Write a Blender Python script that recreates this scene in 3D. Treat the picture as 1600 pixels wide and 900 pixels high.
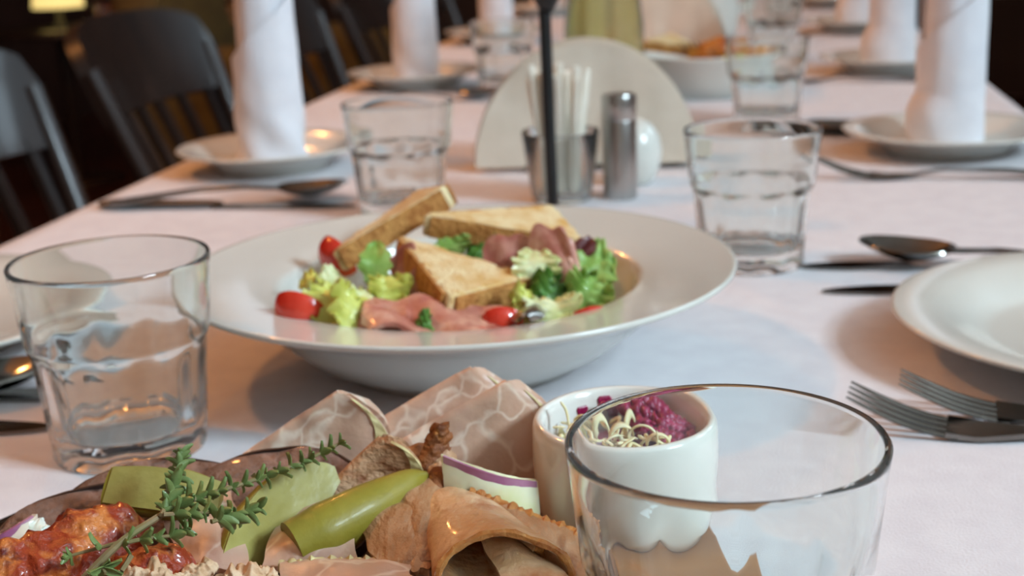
import bpy, bmesh, math, random
from mathutils import Vector, Matrix, noise
import numpy as np

for o in list(bpy.data.objects):
    bpy.data.objects.remove(o)
SC = bpy.context.scene
COL = SC.collection
PI = math.pi

# ------------------------------------------------------------------ camera
F, TH, RO, HC = 2145.0, 0.2687, -0.0412, 0.2228     # focal length in pixels of 1600, pitch, roll, height over the table
fw = Vector((0, math.cos(TH), -math.sin(TH)))
rt = Vector((1, 0, 0))
dn = Vector((0, -math.sin(TH), -math.cos(TH)))
right = rt * math.cos(RO) - dn * math.sin(RO)
down = rt * math.sin(RO) + dn * math.cos(RO)
cd = bpy.data.cameras.new('camera')
cam = bpy.data.objects.new('camera', cd)
COL.objects.link(cam)
M = Matrix.Identity(4)
for i in range(3):
    M[i][0], M[i][1], M[i][2] = right[i], -down[i], -fw[i]
M[2][3] = HC
cam.matrix_world = M
cd.sensor_width = 36
cd.lens = F * 36 / 1600
cd.clip_start = 0.02
cd.dof.use_dof = True
cd.dof.focus_distance = 0.405
cd.dof.aperture_fstop = 14.0
SC.camera = cam

# ------------------------------------------------------------------ light and exposure
SC.view_settings.view_transform = 'Standard'
SC.view_settings.look = 'None'
SC.view_settings.gamma = 1.0
SC.view_settings.use_curve_mapping = False
SC.view_settings.exposure = 0.18
SC.cycles.use_denoising = True
SC.cycles.max_bounces = 64
SC.cycles.transmission_bounces = 64
SC.cycles.glossy_bounces = 12
SC.cycles.sample_clamp_indirect = 6.0
w = bpy.data.worlds.new('world')
SC.world = w
w.use_nodes = True
w.node_tree.nodes['Background'].inputs[0].default_value = (0.75, 0.85, 1.0, 1)
w.node_tree.nodes['Background'].inputs[1].default_value = 0.6

YAW = 0.178                                             # the table runs away slightly to the right
T = Vector((math.sin(YAW), math.cos(YAW), 0))           # along the table
N = Vector((math.cos(YAW), -math.sin(YAW), 0))          # towards the windows
C0 = Vector((-0.38 + 0.42 * math.cos(YAW), 1.0 - 0.42 * math.sin(YAW), 0))   # a point on the table's centre line
C0 = C0 - T * C0.dot(T)
HALF = 0.42

def tab(n, s, z=0.0):
    """table coordinates (n across from the centre line, s along) to world"""
    return C0 + N * n + T * s + Vector((0, 0, z))

def area(name, loc, look, sx, sy, power, col):
    l = bpy.data.lights.new(name, 'AREA')
    l.shape = 'RECTANGLE'
    l.size, l.size_y, l.energy, l.color = sx, sy, power, col
    o = bpy.data.objects.new(name, l)
    COL.objects.link(o)
    o.location = loc
    o.rotation_euler = (Vector(look)).to_track_quat('-Z', 'Y').to_euler()
    return o

WALL_R = 2.35
WIN = [(-0.30, 0.85), (1.95, 0.85), (3.80, 0.85)]        # window centre along the wall, width
for (s, wd), pw, nm in zip(WIN, (150, 18, 18), ('near', 'middle', 'far')):
    area('window_right_%s_offscreen' % nm, tab(WALL_R + 0.10, s, 1.70), -N, wd, 0.72, pw, (0.66, 0.86, 1.0))
for s, nm in ((1.05, 'lamp_left_near_offscreen'), (2.9, 'lamp_left_far_offscreen')):
    l = bpy.data.lights.new(nm, 'POINT')
    l.energy, l.color, l.shadow_soft_size = 34, (1.0, 0.38, 0.10), 0.06
    o = bpy.data.objects.new(nm, l)
    COL.objects.link(o)
    o.location = tab(-1.25, s, 1.50)

# ------------------------------------------------------------------ helpers
def hexc(h, a=1.0):
    h = h.lstrip('#')
    v = [int(h[i:i + 2], 16) / 255 for i in (0, 2, 4)]
    return tuple((c / 12.92 if c <= 0.04045 else ((c + 0.055) / 1.055) ** 2.4) for c in v) + (a,)

def ray(px, py):
    a, b = (px - 800) / F, (py - 450) / F
    return fw + right * a + down * b

def G(px, py, z=0.0):
    """the point of the plane at height z that the photograph shows there"""
    d = ray(px, py)
    t = (z - HC) / d.z
    return Vector((d.x * t, d.y * t, z))

def W(px, py, y):
    """the point at distance y down the table that the photograph shows there"""
    d = ray(px, py)
    t = y / d.y
    return Vector((d.x * t, y, HC + d.z * t))

MATS = {}
def mat(name, col, rough=0.5, col2=None, scale=30, detail=4, lo=0.35, hi=0.65, bump=0.0, bscale=None, metal=0.0,
        trans=0.0, ior=1.45, coat=0.0, sss=0.0, sheen=0.0, kind='noise', emit=None, estr=0, col3=None, lo3=.6, hi3=.7, scale3=None, stretch=None, spec=None):
    if name in MATS:
        return MATS[name]
    m = bpy.data.materials.new(name)
    m.use_nodes = True
    nt = m.node_tree
    b = nt.nodes['Principled BSDF']
    c = hexc(col)
    b.inputs['Base Color'].default_value = c
    b.inputs['Roughness'].default_value = rough
    b.inputs['Metallic'].default_value = metal
    b.inputs['IOR'].default_value = ior
    if spec is not None:
        b.inputs['Specular IOR Level'].default_value = spec
    b.inputs['Transmission Weight'].default_value = trans
    b.inputs['Coat Weight'].default_value = coat
    b.inputs['Coat Roughness'].default_value = 0.08
    if sss:
        b.inputs['Subsurface Weight'].default_value = sss
        b.inputs['Subsurface Radius'].default_value = (0.004, 0.002, 0.0012)
        b.inputs['Subsurface Scale'].default_value = 1.0
    if sheen:
        b.inputs['Sheen Weight'].default_value = sheen
    if emit:
        b.inputs['Emission Color'].default_value = hexc(emit)
        b.inputs['Emission Strength'].default_value = estr
    tc = nt.nodes.new('ShaderNodeTexCoord')
    src = tc.outputs['Object']
    if stretch:
        mp = nt.nodes.new('ShaderNodeMapping')
        mp.inputs['Scale'].default_value = stretch
        nt.links.new(src, mp.inputs['Vector'])
        src = mp.outputs['Vector']
    def tex(k, sc):
        if k == 'vein':
            t = nt.nodes.new('ShaderNodeTexVoronoi')
            t.feature = 'DISTANCE_TO_EDGE'
            t.inputs['Scale'].default_value = sc
            nz = nt.nodes.new('ShaderNodeTexNoise')
            nz.inputs['Scale'].default_value = sc * 1.6
            mx = nt.nodes.new('ShaderNodeMix'); mx.data_type = 'VECTOR'
            mx.inputs[0].default_value = 0.12 / max(sc, 1) * 6
            nt.links.new(src, nz.inputs['Vector']); nt.links.new(src, mx.inputs[4]); nt.links.new(nz.outputs['Color'], mx.inputs[5])
            nt.links.new(mx.outputs[1], t.inputs['Vector'])
            return t.outputs['Distance']
        if k == 'voronoi':
            t = nt.nodes.new('ShaderNodeTexVoronoi')
            t.inputs['Scale'].default_value = sc
            nt.links.new(src, t.inputs['Vector'])
            return t.outputs['Distance']
        t = nt.nodes.new('ShaderNodeTexNoise')
        t.inputs['Scale'].default_value = sc
        t.inputs['Detail'].default_value = detail
        nt.links.new(src, t.inputs['Vector'])
        return t.outputs['Fac']
    if col2:
        f = tex(kind, scale)
        mr = nt.nodes.new('ShaderNodeMapRange')
        mr.inputs['From Min'].default_value = lo
        mr.inputs['From Max'].default_value = hi
        nt.links.new(f, mr.inputs['Value'])
        mx = nt.nodes.new('ShaderNodeMix'); mx.data_type = 'RGBA'
        nt.links.new(mr.outputs['Result'], mx.inputs[0])
        mx.inputs[6].default_value = c
        mx.inputs[7].default_value = hexc(col2)
        out = mx.outputs[2]
        if col3:
            f3 = tex('noise', scale3 or scale * 2)
            mr3 = nt.nodes.new('ShaderNodeMapRange')
            mr3.inputs['From Min'].default_value = lo3
            mr3.inputs['From Max'].default_value = hi3
            nt.links.new(f3, mr3.inputs['Value'])
            m3 = nt.nodes.new('ShaderNodeMix'); m3.data_type = 'RGBA'
            nt.links.new(mr3.outputs['Result'], m3.inputs[0])
            nt.links.new(out, m3.inputs[6])
            m3.inputs[7].default_value = hexc(col3)
            out = m3.outputs[2]
        nt.links.new(out, b.inputs['Base Color'])
    if bump:
        t = nt.nodes.new('ShaderNodeTexNoise')
        t.inputs['Scale'].default_value = bscale or scale * 3
        t.inputs['Detail'].default_value = 6
        nt.links.new(src, t.inputs['Vector'])
        bp = nt.nodes.new('ShaderNodeBump')
        bp.inputs['Strength'].default_value = bump
        bp.inputs['Distance'].default_value = 0.002
        nt.links.new(t.outputs['Fac'], bp.inputs['Height'])
        nt.links.new(bp.outputs['Normal'], b.inputs['Normal'])
    MATS[name] = m
    return m

def link(name, me, m, parent=None, loc=None, rotz=None):
    o = bpy.data.objects.new(name, me)
    COL.objects.link(o)
    if m is not None:
        if isinstance(m, (list, tuple)):
            for q in m: me.materials.append(q)
        elif not me.materials:
            me.materials.append(m)
    if parent: o.parent = parent
    if loc is not None: o.location = loc
    if rotz is not None: o.rotation_euler = (0, 0, rotz)
    return o

def mesh(name, verts, faces, smooth=True, recalc=True, sharp=None):
    me = bpy.data.meshes.new(name)
    me.from_pydata([tuple(v) for v in verts], [], faces)
    if recalc:
        bm = bmesh.new(); bm.from_mesh(me)
        bmesh.ops.remove_doubles(bm, verts=bm.verts, dist=1e-6)
        bmesh.ops.recalc_face_normals(bm, faces=bm.faces)
        bm.to_mesh(me); bm.free()
    if smooth:
        me.polygons.foreach_set('use_smooth', [True] * len(me.polygons))
        if sharp: me.set_sharp_from_angle(angle=math.radians(sharp))
    me.update()
    return me

def tag(o, label, cat, group=None, kind=None):
    o['label'] = label; o['category'] = cat
    if group: o['group'] = group
    if kind: o['kind'] = kind
    return o

def thing(name, label, cat, loc=(0, 0, 0), rotz=0.0, group=None):
    o = bpy.data.objects.new(name, None)
    COL.objects.link(o)
    o.location = loc; o.rotation_euler = (0, 0, rotz)
    o.empty_display_size = 0.02
    return tag(o, label, cat, group)

def struct(name, me, m, **k):
    o = link(name, me, m, **k)
    if not k.get('parent'): o['kind'] = 'structure'
    return o

def lathe_vf(prof, seg=48, mod=None):
    V, Fc = [], []
    n = len(prof)
    for j in range(seg):
        a = 2 * PI * j / seg
        for i, (r, z) in enumerate(prof):
            rr = mod(a, i, r, z) if mod else r
            V.append((rr * math.cos(a), rr * math.sin(a), z))
    for j in range(seg):
        k = (j + 1) % seg
        for i in range(n - 1):
            Fc.append((j * n + i, k * n + i, k * n + i + 1, j * n + i + 1))
    return V, Fc

def lathe(name, prof, seg=48, mod=None, sharp=None):
    V, Fc = lathe_vf(prof, seg, mod)
    return mesh(name, V, Fc, sharp=sharp)

def tube_vf(path, radii, seg=10, flat=1.0, up=None, cap=True):
    path = [Vector(p) for p in path]
    V, Fc = [], []
    n = len(path)
    prev = None
    for i, p in enumerate(path):
        t = (path[min(i + 1, n - 1)] - path[max(i - 1, 0)])
        t = t.normalized() if t.length > 1e-9 else Vector((0, 0, 1))
        ref = Vector(up) if up else (prev if prev is not None else (Vector((0, 0, 1)) if abs(t.z) < .9 else Vector((1, 0, 0))))
        a = (ref - t * ref.dot(t))
        a = a.normalized() if a.length > 1e-6 else t.orthogonal().normalized()
        prev = a
        b = t.cross(a)
        r = radii[i] if hasattr(radii, '__len__') else radii
        for j in range(seg):
            q = 2 * PI * j / seg
            V.append(p + a * (math.cos(q) * r * flat) + b * (math.sin(q) * r))
    for i in range(n - 1):
        for j in range(seg):
            k = (j + 1) % seg
            Fc.append((i * seg + j, i * seg + k, (i + 1) * seg + k, (i + 1) * seg + j))
    if cap:
        Fc.append(tuple(range(seg))[::-1])
        Fc.append(tuple((n - 1) * seg + j for j in range(seg)))
    return V, Fc

def tube(name, path, radii, seg=10, **k):
    return mesh(name, *tube_vf(path, radii, seg, **k), sharp=50)

def sheet_vf(f, nu, nv, thick, closed_u=False):
    P = [[Vector(f(i / nu, j / nv)) for j in range(nv + 1)] for i in range(nu + 1)]
    V, Fc = [], []
    W_ = nv + 1
    top, bot = [], []
    for i in range(nu + 1):
        for j in range(nv + 1):
            du = P[min(i + 1, nu)][j] - P[max(i - 1, 0)][j]
            dv = P[i][min(j + 1, nv)] - P[i][max(j - 1, 0)]
            nn = du.cross(dv)
            nn = nn.normalized() if nn.length > 1e-12 else Vector((0, 0, 1))
            th = thick(i / nu, j / nv) if callable(thick) else thick
            top.append(P[i][j] + nn * th / 2); bot.append(P[i][j] - nn * th / 2)
    V = top + bot
    O = len(top)
    for i in range(nu):
        for j in range(nv):
            a, b, c, d = i * W_ + j, (i + 1) * W_ + j, (i + 1) * W_ + j + 1, i * W_ + j + 1
            Fc.append((a, b, c, d)); Fc.append((O + d, O + c, O + b, O + a))
    for i in range(nu):
        a, b = i * W_, (i + 1) * W_
        Fc.append((a, O + a, O + b, b))
        a, b = i * W_ + nv, (i + 1) * W_ + nv
        Fc.append((b, O + b, O + a, a))
    for j in range(nv):
        a, b = j, j + 1
        Fc.append((b, O + b, O + a, a))
        a, b = nu * W_ + j, nu * W_ + j + 1
        Fc.append((a, O + a, O + b, b))
    return V, Fc

def sheet(name, f, nu, nv, thick, sharp=50):
    return mesh(name, *sheet_vf(f, nu, nv, thick), sharp=sharp)

def join_vf(parts):
    V, Fc = [], []
    for v, f in parts:
        o = len(V)
        V += [Vector(p) for p in v]
        Fc += [tuple(i + o for i in q) for q in f]
    return V, Fc

def box_vf(x0, x1, y0, y1, z0, z1):
    V = [(x, y, z) for z in (z0, z1) for y in (y0, y1) for x in (x0, x1)]
    return V, [(0, 2, 3, 1), (4, 5, 7, 6), (0, 1, 5, 4), (2, 6, 7, 3), (0, 4, 6, 2), (1, 3, 7, 5)]

def boxm(name, x0, x1, y0, y1, z0, z1, bev=0.0, seg=2):
    V, Fc = box_vf(x0, x1, y0, y1, z0, z1)
    me = mesh(name, V, Fc, smooth=False)
    if bev:
        bm = bmesh.new(); bm.from_mesh(me)
        bmesh.ops.bevel(bm, geom=bm.edges[:], offset=bev, segments=seg, affect='EDGES', profile=0.5)
        bm.to_mesh(me); bm.free()
        me.polygons.foreach_set('use_smooth', [True] * len(me.polygons))
        me.set_sharp_from_angle(angle=math.radians(35))
    return me

def recentre(me, parent=None):
    """move a mesh that was made in world coordinates so that its origin is its base; returns that base point"""
    n = len(me.vertices)
    a = np.empty(n * 3); me.vertices.foreach_get('co', a); a = a.reshape(-1, 3)
    c = Vector(((a[:, 0].min() + a[:, 0].max()) / 2, (a[:, 1].min() + a[:, 1].max()) / 2, a[:, 2].min()))
    me.transform(Matrix.Translation(-c))
    return c

def wobj(name, me, m, label=None, cat=None, group=None, kind=None):
    c = recentre(me)
    o = link(name, me, m, loc=c)
    if label: tag(o, label, cat, group, kind)
    return o

def sub(name, me, m, parent):
    """a part whose mesh is in world coordinates, under an unrotated or rotated thing"""
    me.transform(parent.matrix_basis.inverted())
    return link(name, me, m, parent)

def nz(p, s=1.0, seed=0.0):
    return noise.noise(Vector((p[0] * s + seed * 7.3, p[1] * s - seed * 3.1, p[2] * s + seed * 1.7)))

def copy_tree(o, parent=None):
    c = o.copy(); COL.objects.link(c)
    if parent: c.parent = parent
    for ch in o.children: copy_tree(ch, c)
    return c

def lerp(a, b, t): return a + (b - a) * t
def interp(xs, ys, x):
    return float(np.interp(x, xs, ys))
def spline(pts, n):
    """Catmull-Rom through the points"""
    pts = [Vector(p) for p in pts]
    q = [pts[0] * 2 - pts[1]] + pts + [pts[-1] * 2 - pts[-2]]
    out = []
    m = len(pts) - 1
    for k in range(n + 1):
        t = k / n * m
        i = min(int(t), m - 1); t -= i
        p0, p1, p2, p3 = q[i:i + 4]
        out.append(0.5 * ((2 * p1) + (p2 - p0) * t + (2 * p0 - 5 * p1 + 4 * p2 - p3) * t * t + (3 * p1 - p0 - 3 * p2 + p3) * t ** 3))
    return out

# ------------------------------------------------------------------ materials
m_cloth = mat('white_tablecloth', '#dfdde0', 0.85, '#d8d5d9', scale=60, bump=0.25, bscale=900, sheen=0.1)
m_napkin = mat('white_napkin_cloth', '#e9e8ec', 0.9, '#e0dfe4', scale=40, bump=0.25, bscale=700, sheen=0.1)
m_paper = mat('paper_napkin', '#e6dac8', 0.9, '#dacdba', scale=30, bump=0.2, bscale=400)
m_china = mat('white_china', '#dcdcd4', 0.18, '#d6d6cd', scale=8, coat=0.4)
m_ramekin = mat('cream_ceramic', '#e9e6dc', 0.15, '#e2dfd4', scale=12, coat=0.5)
m_glass = mat('clear_glass', '#f9fefd', 0.0, trans=0.988, ior=1.45)
m_steel = mat('stainless_steel', '#8a8986', 0.13, '#7c7a76', scale=50, metal=1.0)
m_bright = mat('brushed_bright_steel', '#c2c1be', 0.28, '#b2b0ac', scale=60, metal=1.0, stretch=(1, 1, .05))
m_black = mat('black_metal', '#17191a', 0.4, '#1d1f20', scale=40)
m_chair = mat('dark_stained_wood', '#1c1310', 0.38, '#281b15', scale=18, stretch=(1, 1, .2), coat=0.25, spec=.5)
m_floor = mat('dark_floor_wood', '#33190f', 0.4, '#42231a', scale=10, stretch=(.15, 1, 1))
m_wall = mat('dark_brown_wall', '#2b1912', 0.7, '#341f16', scale=4)
m_wall_l = mat('taupe_plaster', '#a89c90', 0.9, '#a09488', scale=4)
m_ceil = mat('ceiling_plaster', '#c2bab0', 0.9, '#bab2a8', scale=3)
m_wood = mat('oak_board', '#a9713f', 0.5, '#8c5a2f', scale=30, stretch=(.12, 1, 1), bump=.1, bscale=200)

# ------------------------------------------------------------------ the room
FZ = -0.75
def wallbox(n0, n1, s0, s1, z0, z1):
    V, Fc = box_vf(n0, n1, s0, s1, z0, z1)
    return [tab(v[0], v[1], v[2]) for v in V], Fc
S0, S1, NL, NR, CZ = -2.0, 7.0, -3.4, WALL_R, 2.25
struct('floor', mesh('floor', *wallbox(NL - .1, NR + .3, S0 - .1, S1 + .1, FZ - .1, FZ), smooth=False), m_floor)
struct('ceiling', mesh('ceiling', *wallbox(NL - .1, NR + .3, S0 - .1, S1 + .1, CZ, CZ + .1), smooth=False), m_ceil)
struct('wall_left', mesh('wall_left', *wallbox(NL - .1, NL, S0, S1, FZ, CZ), smooth=False), m_wall)
struct('wall_far', mesh('wall_far', *wallbox(NL, NR, S1, S1 + .1, FZ, CZ), smooth=False), m_wall)
struct('wall_near', mesh('wall_near', *wallbox(NL, NR, S0 - .1, S0, FZ, CZ), smooth=False), m_wall_l)
pieces, edges = [], [S0 - .1]
for s, wd in WIN: edges += [s - wd / 2 - .03, s + wd / 2 + .03]
edges.append(S1 + .1)
for k in range(0, len(edges), 2): pieces.append(wallbox(NR, NR + .2, edges[k], edges[k + 1], FZ, CZ))
for s, wd in WIN:
    pieces.append(wallbox(NR, NR + .2, s - wd / 2 - .03, s + wd / 2 + .03, FZ, 1.30))
    pieces.append(wallbox(NR, NR + .2, s - wd / 2 - .03, s + wd / 2 + .03, 2.10, CZ))
struct('wall_right', mesh('wall_right', *join_vf(pieces), smooth=False), m_wall_l)
m_frame = mat('white_window_frame', '#d9d6d0', 0.5, '#d2cfc8', scale=9)
for k, (s, wd) in enumerate(WIN):
    fr = [wallbox(NR - .01, NR + .05, s - wd / 2 - .04, s + wd / 2 + .04, z0, z1) for z0, z1 in ((1.28, 1.33), (2.07, 2.12), (1.69, 1.71))]
    fr += [wallbox(NR - .01, NR + .05, s + q - .025, s + q + .025, 1.30, 2.10) for q in (-wd / 2, 0, wd / 2)]
    struct('window_%d' % (k + 1), mesh('window', *join_vf(fr), smooth=False), m_frame)

# ------------------------------------------------------------------ the table and its cloth
TS0, TS1 = -0.35, 4.7
tb = thing('dining_table', 'long dining table under the white tablecloth', 'table', tab(0, 2.1, FZ), -YAW)
link('table_top', boxm('table_top', -.405, .405, TS0 - 2.08, TS1 - 2.12, .712, .744, .004), m_chair, tb)
for sx in (-.36, .36):
    for sy in (-2.2, -.4, 2.3):
        link('leg', boxm('leg', sx - .03, sx + .03, sy - .03, sy + .03, 0, .715, .004), m_chair, tb)

def cloth_f(u, v):
    s = lerp(TS0, TS1, u)
    c = lerp(-0.42 - 0.24, 0.42 + 0.24, v)
    edge = 0.418
    z = 0.0012 * nz((s * 3, c * 5, 0), 1.0, 2) * 0.5
    z += 0.0006 * math.sin(s * 9 + 2 * nz((s, c, 0), 3)) * 0
    a = abs(c)
    sg = 1 if c > 0 else -1
    if a <= edge - .008:
        n = c
    else:
        d = a - (edge - .008)
        r = .008
        if d < r * PI / 2:
            n = sg * (edge - .008 + r * math.sin(d / r)); z += -r * (1 - math.cos(d / r))
        else:
            dd = d - r * PI / 2
            n = sg * (edge + dd * .05 + .022 * dd / .3 * math.sin(s * 17 + sg) + .015 * dd / .3 * math.sin(s * 41))
            z += -r - dd
    p = tab(n, s, min(z, 0.0004))
    return p
cl = wobj('tablecloth', sheet('tablecloth', cloth_f, 240, 100, 0.0012), m_cloth)
tag(cl, 'long white tablecloth covering the dining table', 'tablecloth')

# ------------------------------------------------------------------ tumblers
def make_tumbler(label, loc, group=None, rot=0.0):
    R, H, RB = 0.0425, 0.0873, 0.0332
    prof = [(0.0002, .0035), (.020, .0030), (.0285, .0006), (.0305, 0), (.0322, .0008), (RB, .003), (RB + .0002, .006), (RB + .0006, .010)]
    NF0 = 6
    for z in np.linspace(.014, .047, 9): prof.append((RB + .0006 + (z - .010) * .090, float(z)))
    prof += [(.0373, .0500), (.0384, .0520), (.0391, .0540), (.0394, .0565), (.0399, .062), (.0407, .070), (.0416, .079), (.0423, .0850),
             (.0424, .0864), (.0419, .0872), (.0412, .0873), (.0404, .0868), (.0402, .0856), (.0396, .079), (.0385, .068), (.0374, .058),
             (.0358, .050), (.0342, .040), (.0322, .026), (.0306, .017), (.0290, .0135), (.024, .0118), (.010, .0112), (.0002, .0111)]
    K = 10
    def mod(a, i, r, z):
        if i < len(prof) - 24 and z >= .003 and z < .0515:
            d = ((a * K / (2 * PI)) % 1.0 - .5) * 2 * PI / K
            k = min(1.0, max(0.0, (z - .003) / .004)) * min(1.0, max(0.0, (.0515 - z) / .003))
            f = r * math.cos(PI / K) / math.cos(d) * 1.012
            return lerp(r, min(r, f), k)
        return r
    V, Fc = lathe_vf(prof, 120, mod)
    me = mesh('tumbler', V, Fc, sharp=40)
    o = link('water_tumbler', me, m_glass, loc=loc, rotz=rot)
    return tag(o, label, 'glass', group)

tum = make_tumbler('empty clear tumbler with thick rim standing beside the ramekin', (.0545, .3365, 0.0))
def tumbler(label, loc, rot=0.0, group=None):
    c = tum.copy(); COL.objects.link(c)
    c.location = loc; c.rotation_euler = (0, 0, rot)
    if 'group' in c: del c['group']
    return tag(c, label, 'glass', group)
tumbler('faceted clear tumbler standing left of the salad plate rim', (-.1708, .5680, 0.0), .2)
tumbler('clear tumbler standing right behind the salad plate rim', (.1525, .843, 0.0), .1)
tumbler('clear tumbler standing behind the edge-on toast of the salad', (-.081, 1.036, 0.0), .3)
tumbler('clear tumbler next to the sandwich dish', G(1197, 195), .2)
far = 'clear tumblers far down the table'
tumbler('clear tumbler, first beyond the one next to the sandwich dish', G(1207, 92), .2, far)
tumbler('clear tumbler left of the carafe, near a napkin roll', G(789, 140), .5, far)
tumbler('clear tumbler, second beyond the one next to the sandwich dish', G(1222, 36), .1, far)

# ------------------------------------------------------------------ plates
def plate_prof(R, h, well, foot):
    return [(.0002, .003), (foot - .006, .003), (foot - .004, 0), (foot, 0), (foot + .001, .003), (well, .0075), (R * .80, h - .006), (R - .002, h - .0026),
            (R, h - .001), (R - .0004, h), (R - .002, h + .0003), (R * .82, h - .0018), (well + .006, .0130), (well, .0100), (well - .005, .0086), (well * .5, .0080), (.0002, .0080)]
def plate(label, loc, R, h=.023, group=None):
    o = link('dinner_plate', lathe('plate', plate_prof(R, h, R * .62, R * .56), 96), m_china, loc=loc)
    return tag(o, label, 'plate', group)
L = {1: Vector((-.216, 1.262, 0)), 2: Vector((-.115, 1.84, 0)), 3: Vector((-.008, 2.43, 0)), 4: Vector((.095, 3.02, 0))}
Rr = {1: Vector((.392, 1.205, 0)), 2: Vector((.503, 1.79, 0)), 3: Vector((.606, 2.36, 0)), 4: Vector((.700, 2.93, 0)), 5: Vector((.80, 3.5, 0))}
plate('empty white plate beside the two forks', (.308, .640, 0), .1195)
plate('white plate behind the faceted tumbler on the chair side', (-.345, .742, 0), .118)
plate('white plate under the tall napkin roll creased at its foot', L[1], .088)
plate('white plate under the cuffed napkin roll', Rr[1], .092)
fg_ = 'white plates at the far place settings'
ORD = ['first', 'second', 'third', 'fourth']
for k, q in enumerate((L[2], L[3], L[4])):
    plate('white plate, %s beyond the creased napkin roll along the chair side' % ORD[k], q, .092, group=fg_)
for k, q in enumerate((Rr[2], Rr[3], Rr[4], Rr[5])):
    plate('white plate, %s beyond the cuffed napkin roll along its side' % ORD[k], q, .092, group=fg_)

# ------------------------------------------------------------------ rolled cloth napkins
def napkin(label, loc, r0=.0225, r1=.026, seam=0.0, cuff=None, crease=0.0, lean=(0, 0), seed=1, group=None):
    t = thing('napkin_roll', label, 'napkin', Vector(loc) + Vector((0, 0, .0082)), 0, group)
    Ht = .215
    turns = 1.6
    def f(u, v):
        a = seam + u * turns * 2 * PI
        z = v * Ht * (1 - .10 * u)
        r = lerp(r1, r0, min(1, v * 1.1)) - .0022 * (1 - u) * 2.0
        r += .0012 * nz((math.cos(a) * 2, math.sin(a) * 2, z * 25), 1, seed) 
        g = max(0, 1 - z / .05)
        r += crease * g * .35 * math.sin(a * 3 + z * 90 + seed)
        # the loose outer flap lifts a little
        r += .0025 * max(0, (u - .9) / .1) 
        # diagonal free edge
        if u > .55:
            k = (u - .55) / .45
            z = z * (1 - .0 * k) + 0.0
        return (r * math.cos(a) + lean[0] * z, r * math.sin(a) + lean[1] * z, z)
    link('roll', sheet('roll', f, 100, 40, .0013), m_napkin, t)
    # outer wrap: ends in a diagonal edge
    def g(u, v):
        a = seam + PI * 1.55 * (u - .5) 
        top = lerp(.075, .185, u)
        z = v * top
        r = lerp(r1, r0, min(1, z / Ht * 1.1)) + .0032 + .0016 * v * abs(u - .5)
        r += .0010 * nz((math.cos(a) * 2, math.sin(a) * 2, z * 30), 1, seed + 4)
        r += crease * max(0, 1 - z / .06) * .5 * math.sin(a * 4 + z * 120 + seed)
        return (r * math.cos(a) + lean[0] * z, r * math.sin(a) + lean[1] * z, z)
    link('outer_wrap', sheet('outer_wrap', g, 60, 30, .0014), m_napkin, t)
    if cuff:
        def h(u, v):
            a = u * 2 * PI
            z = v * cuff
            bul = .0055 * math.exp(-((math.cos(a - 2.9) - 1) ** 2) / .5) * math.sin(min(1, v * 1.05) * PI) ** .7 * 1.5
            r = r1 + .0040 + bul - .0010 * v + .0008 * nz((math.cos(a) * 2, math.sin(a) * 2, z * 30), 1, seed + 9)
            return (r * math.cos(a) + lean[0] * z, r * math.sin(a) + lean[1] * z, z)
        link('cuff', sheet('cuff', h, 60, 14, .0016), m_napkin, t)
    return t
napkin('tall white napkin roll creased at its foot, beside chair', L[1], .0240, .0275, seam=-1.2, crease=.006, seed=2)
napkin('white napkin roll with wide cuff and diagonal seam', Rr[1], .0245, .0255, seam=-1.15, cuff=.047, seed=5)
gq = 'napkin rolls at the far settings'
for k, (q, s_, sm, cf, cr) in enumerate(((L[2], 3, -1.4, None, .005), (L[3], 6, -1.0, None, .004), (L[4], 7, -1.9, None, .002), (Rr[2], 8, -2.4, .052, 0), (Rr[3], 9, -1.2, .05, 0), (Rr[4], 11, -.7, None, .002), (Rr[5], 12, -1.7, .04, 0))):
    napkin('white napkin roll, %s beyond the creased roll along the chair side' % ORD[k] if k < 3 else 'white napkin roll, %s beyond the nearest cuffed roll along its side' % ORD[k - 3], q, .0235, .0265, seam=sm, cuff=cf, crease=cr, seed=s_, group=gq)

# ------------------------------------------------------------------ cutlery (each lies along local x: the tip at x = 0, the handle to +x)
def handle_f(x0, x1, w0, w1, zf):
    def f(u, v):
        x = lerp(x0, x1, u)
        wd = interp([0, .15, .75, .93, 1], [w0, w0 * .85, w1 * .9, w1, w1 * .35], u)
        y = (v - .5) * wd
        return (x, y, zf(x) + .0006 * (1 - (2 * v - 1) ** 2))
    return f
fz = lambda x: interp([0, .008, .016, .024, .032, .042, .055, .075, .10, .15, .195], [.0172, .0134, .0099, .0069, .0047, .0029, .0022, .0040, .0085, .0075, .0026], x)
def make_fork(label, loc, rotz, group=None, L_=.195):
    t = thing('fork', label, 'fork', loc, rotz, group)
    for k in range(4):
        y = (k - 1.5) * .0062
        link('tine', tube('tine', [(x, y * interp([0, .05], [1.06, 1], x), fz(x)) for x in np.linspace(0, .046, 9)], [.0007, .0012, .0015, .0017, .0018, .0018, .0018, .0018, .0018], 8, flat=.7), m_steel, t)
    link('head', sheet('head', lambda u, v: (lerp(.041, .080, u), (v - .5) * interp([0, .3, .6, .85, 1], [.0222, .0212, .0150, .0085, .0072], u), fz(lerp(.041, .080, u)) + .0008 * (2 * v - 1) ** 2 * (1 - u)), 16, 8, .0022), m_steel, t)
    link('handle', sheet('handle', handle_f(.075, L_, .0070, .019, fz), 20, 6, .0022), m_steel, t)
    return t
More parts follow.
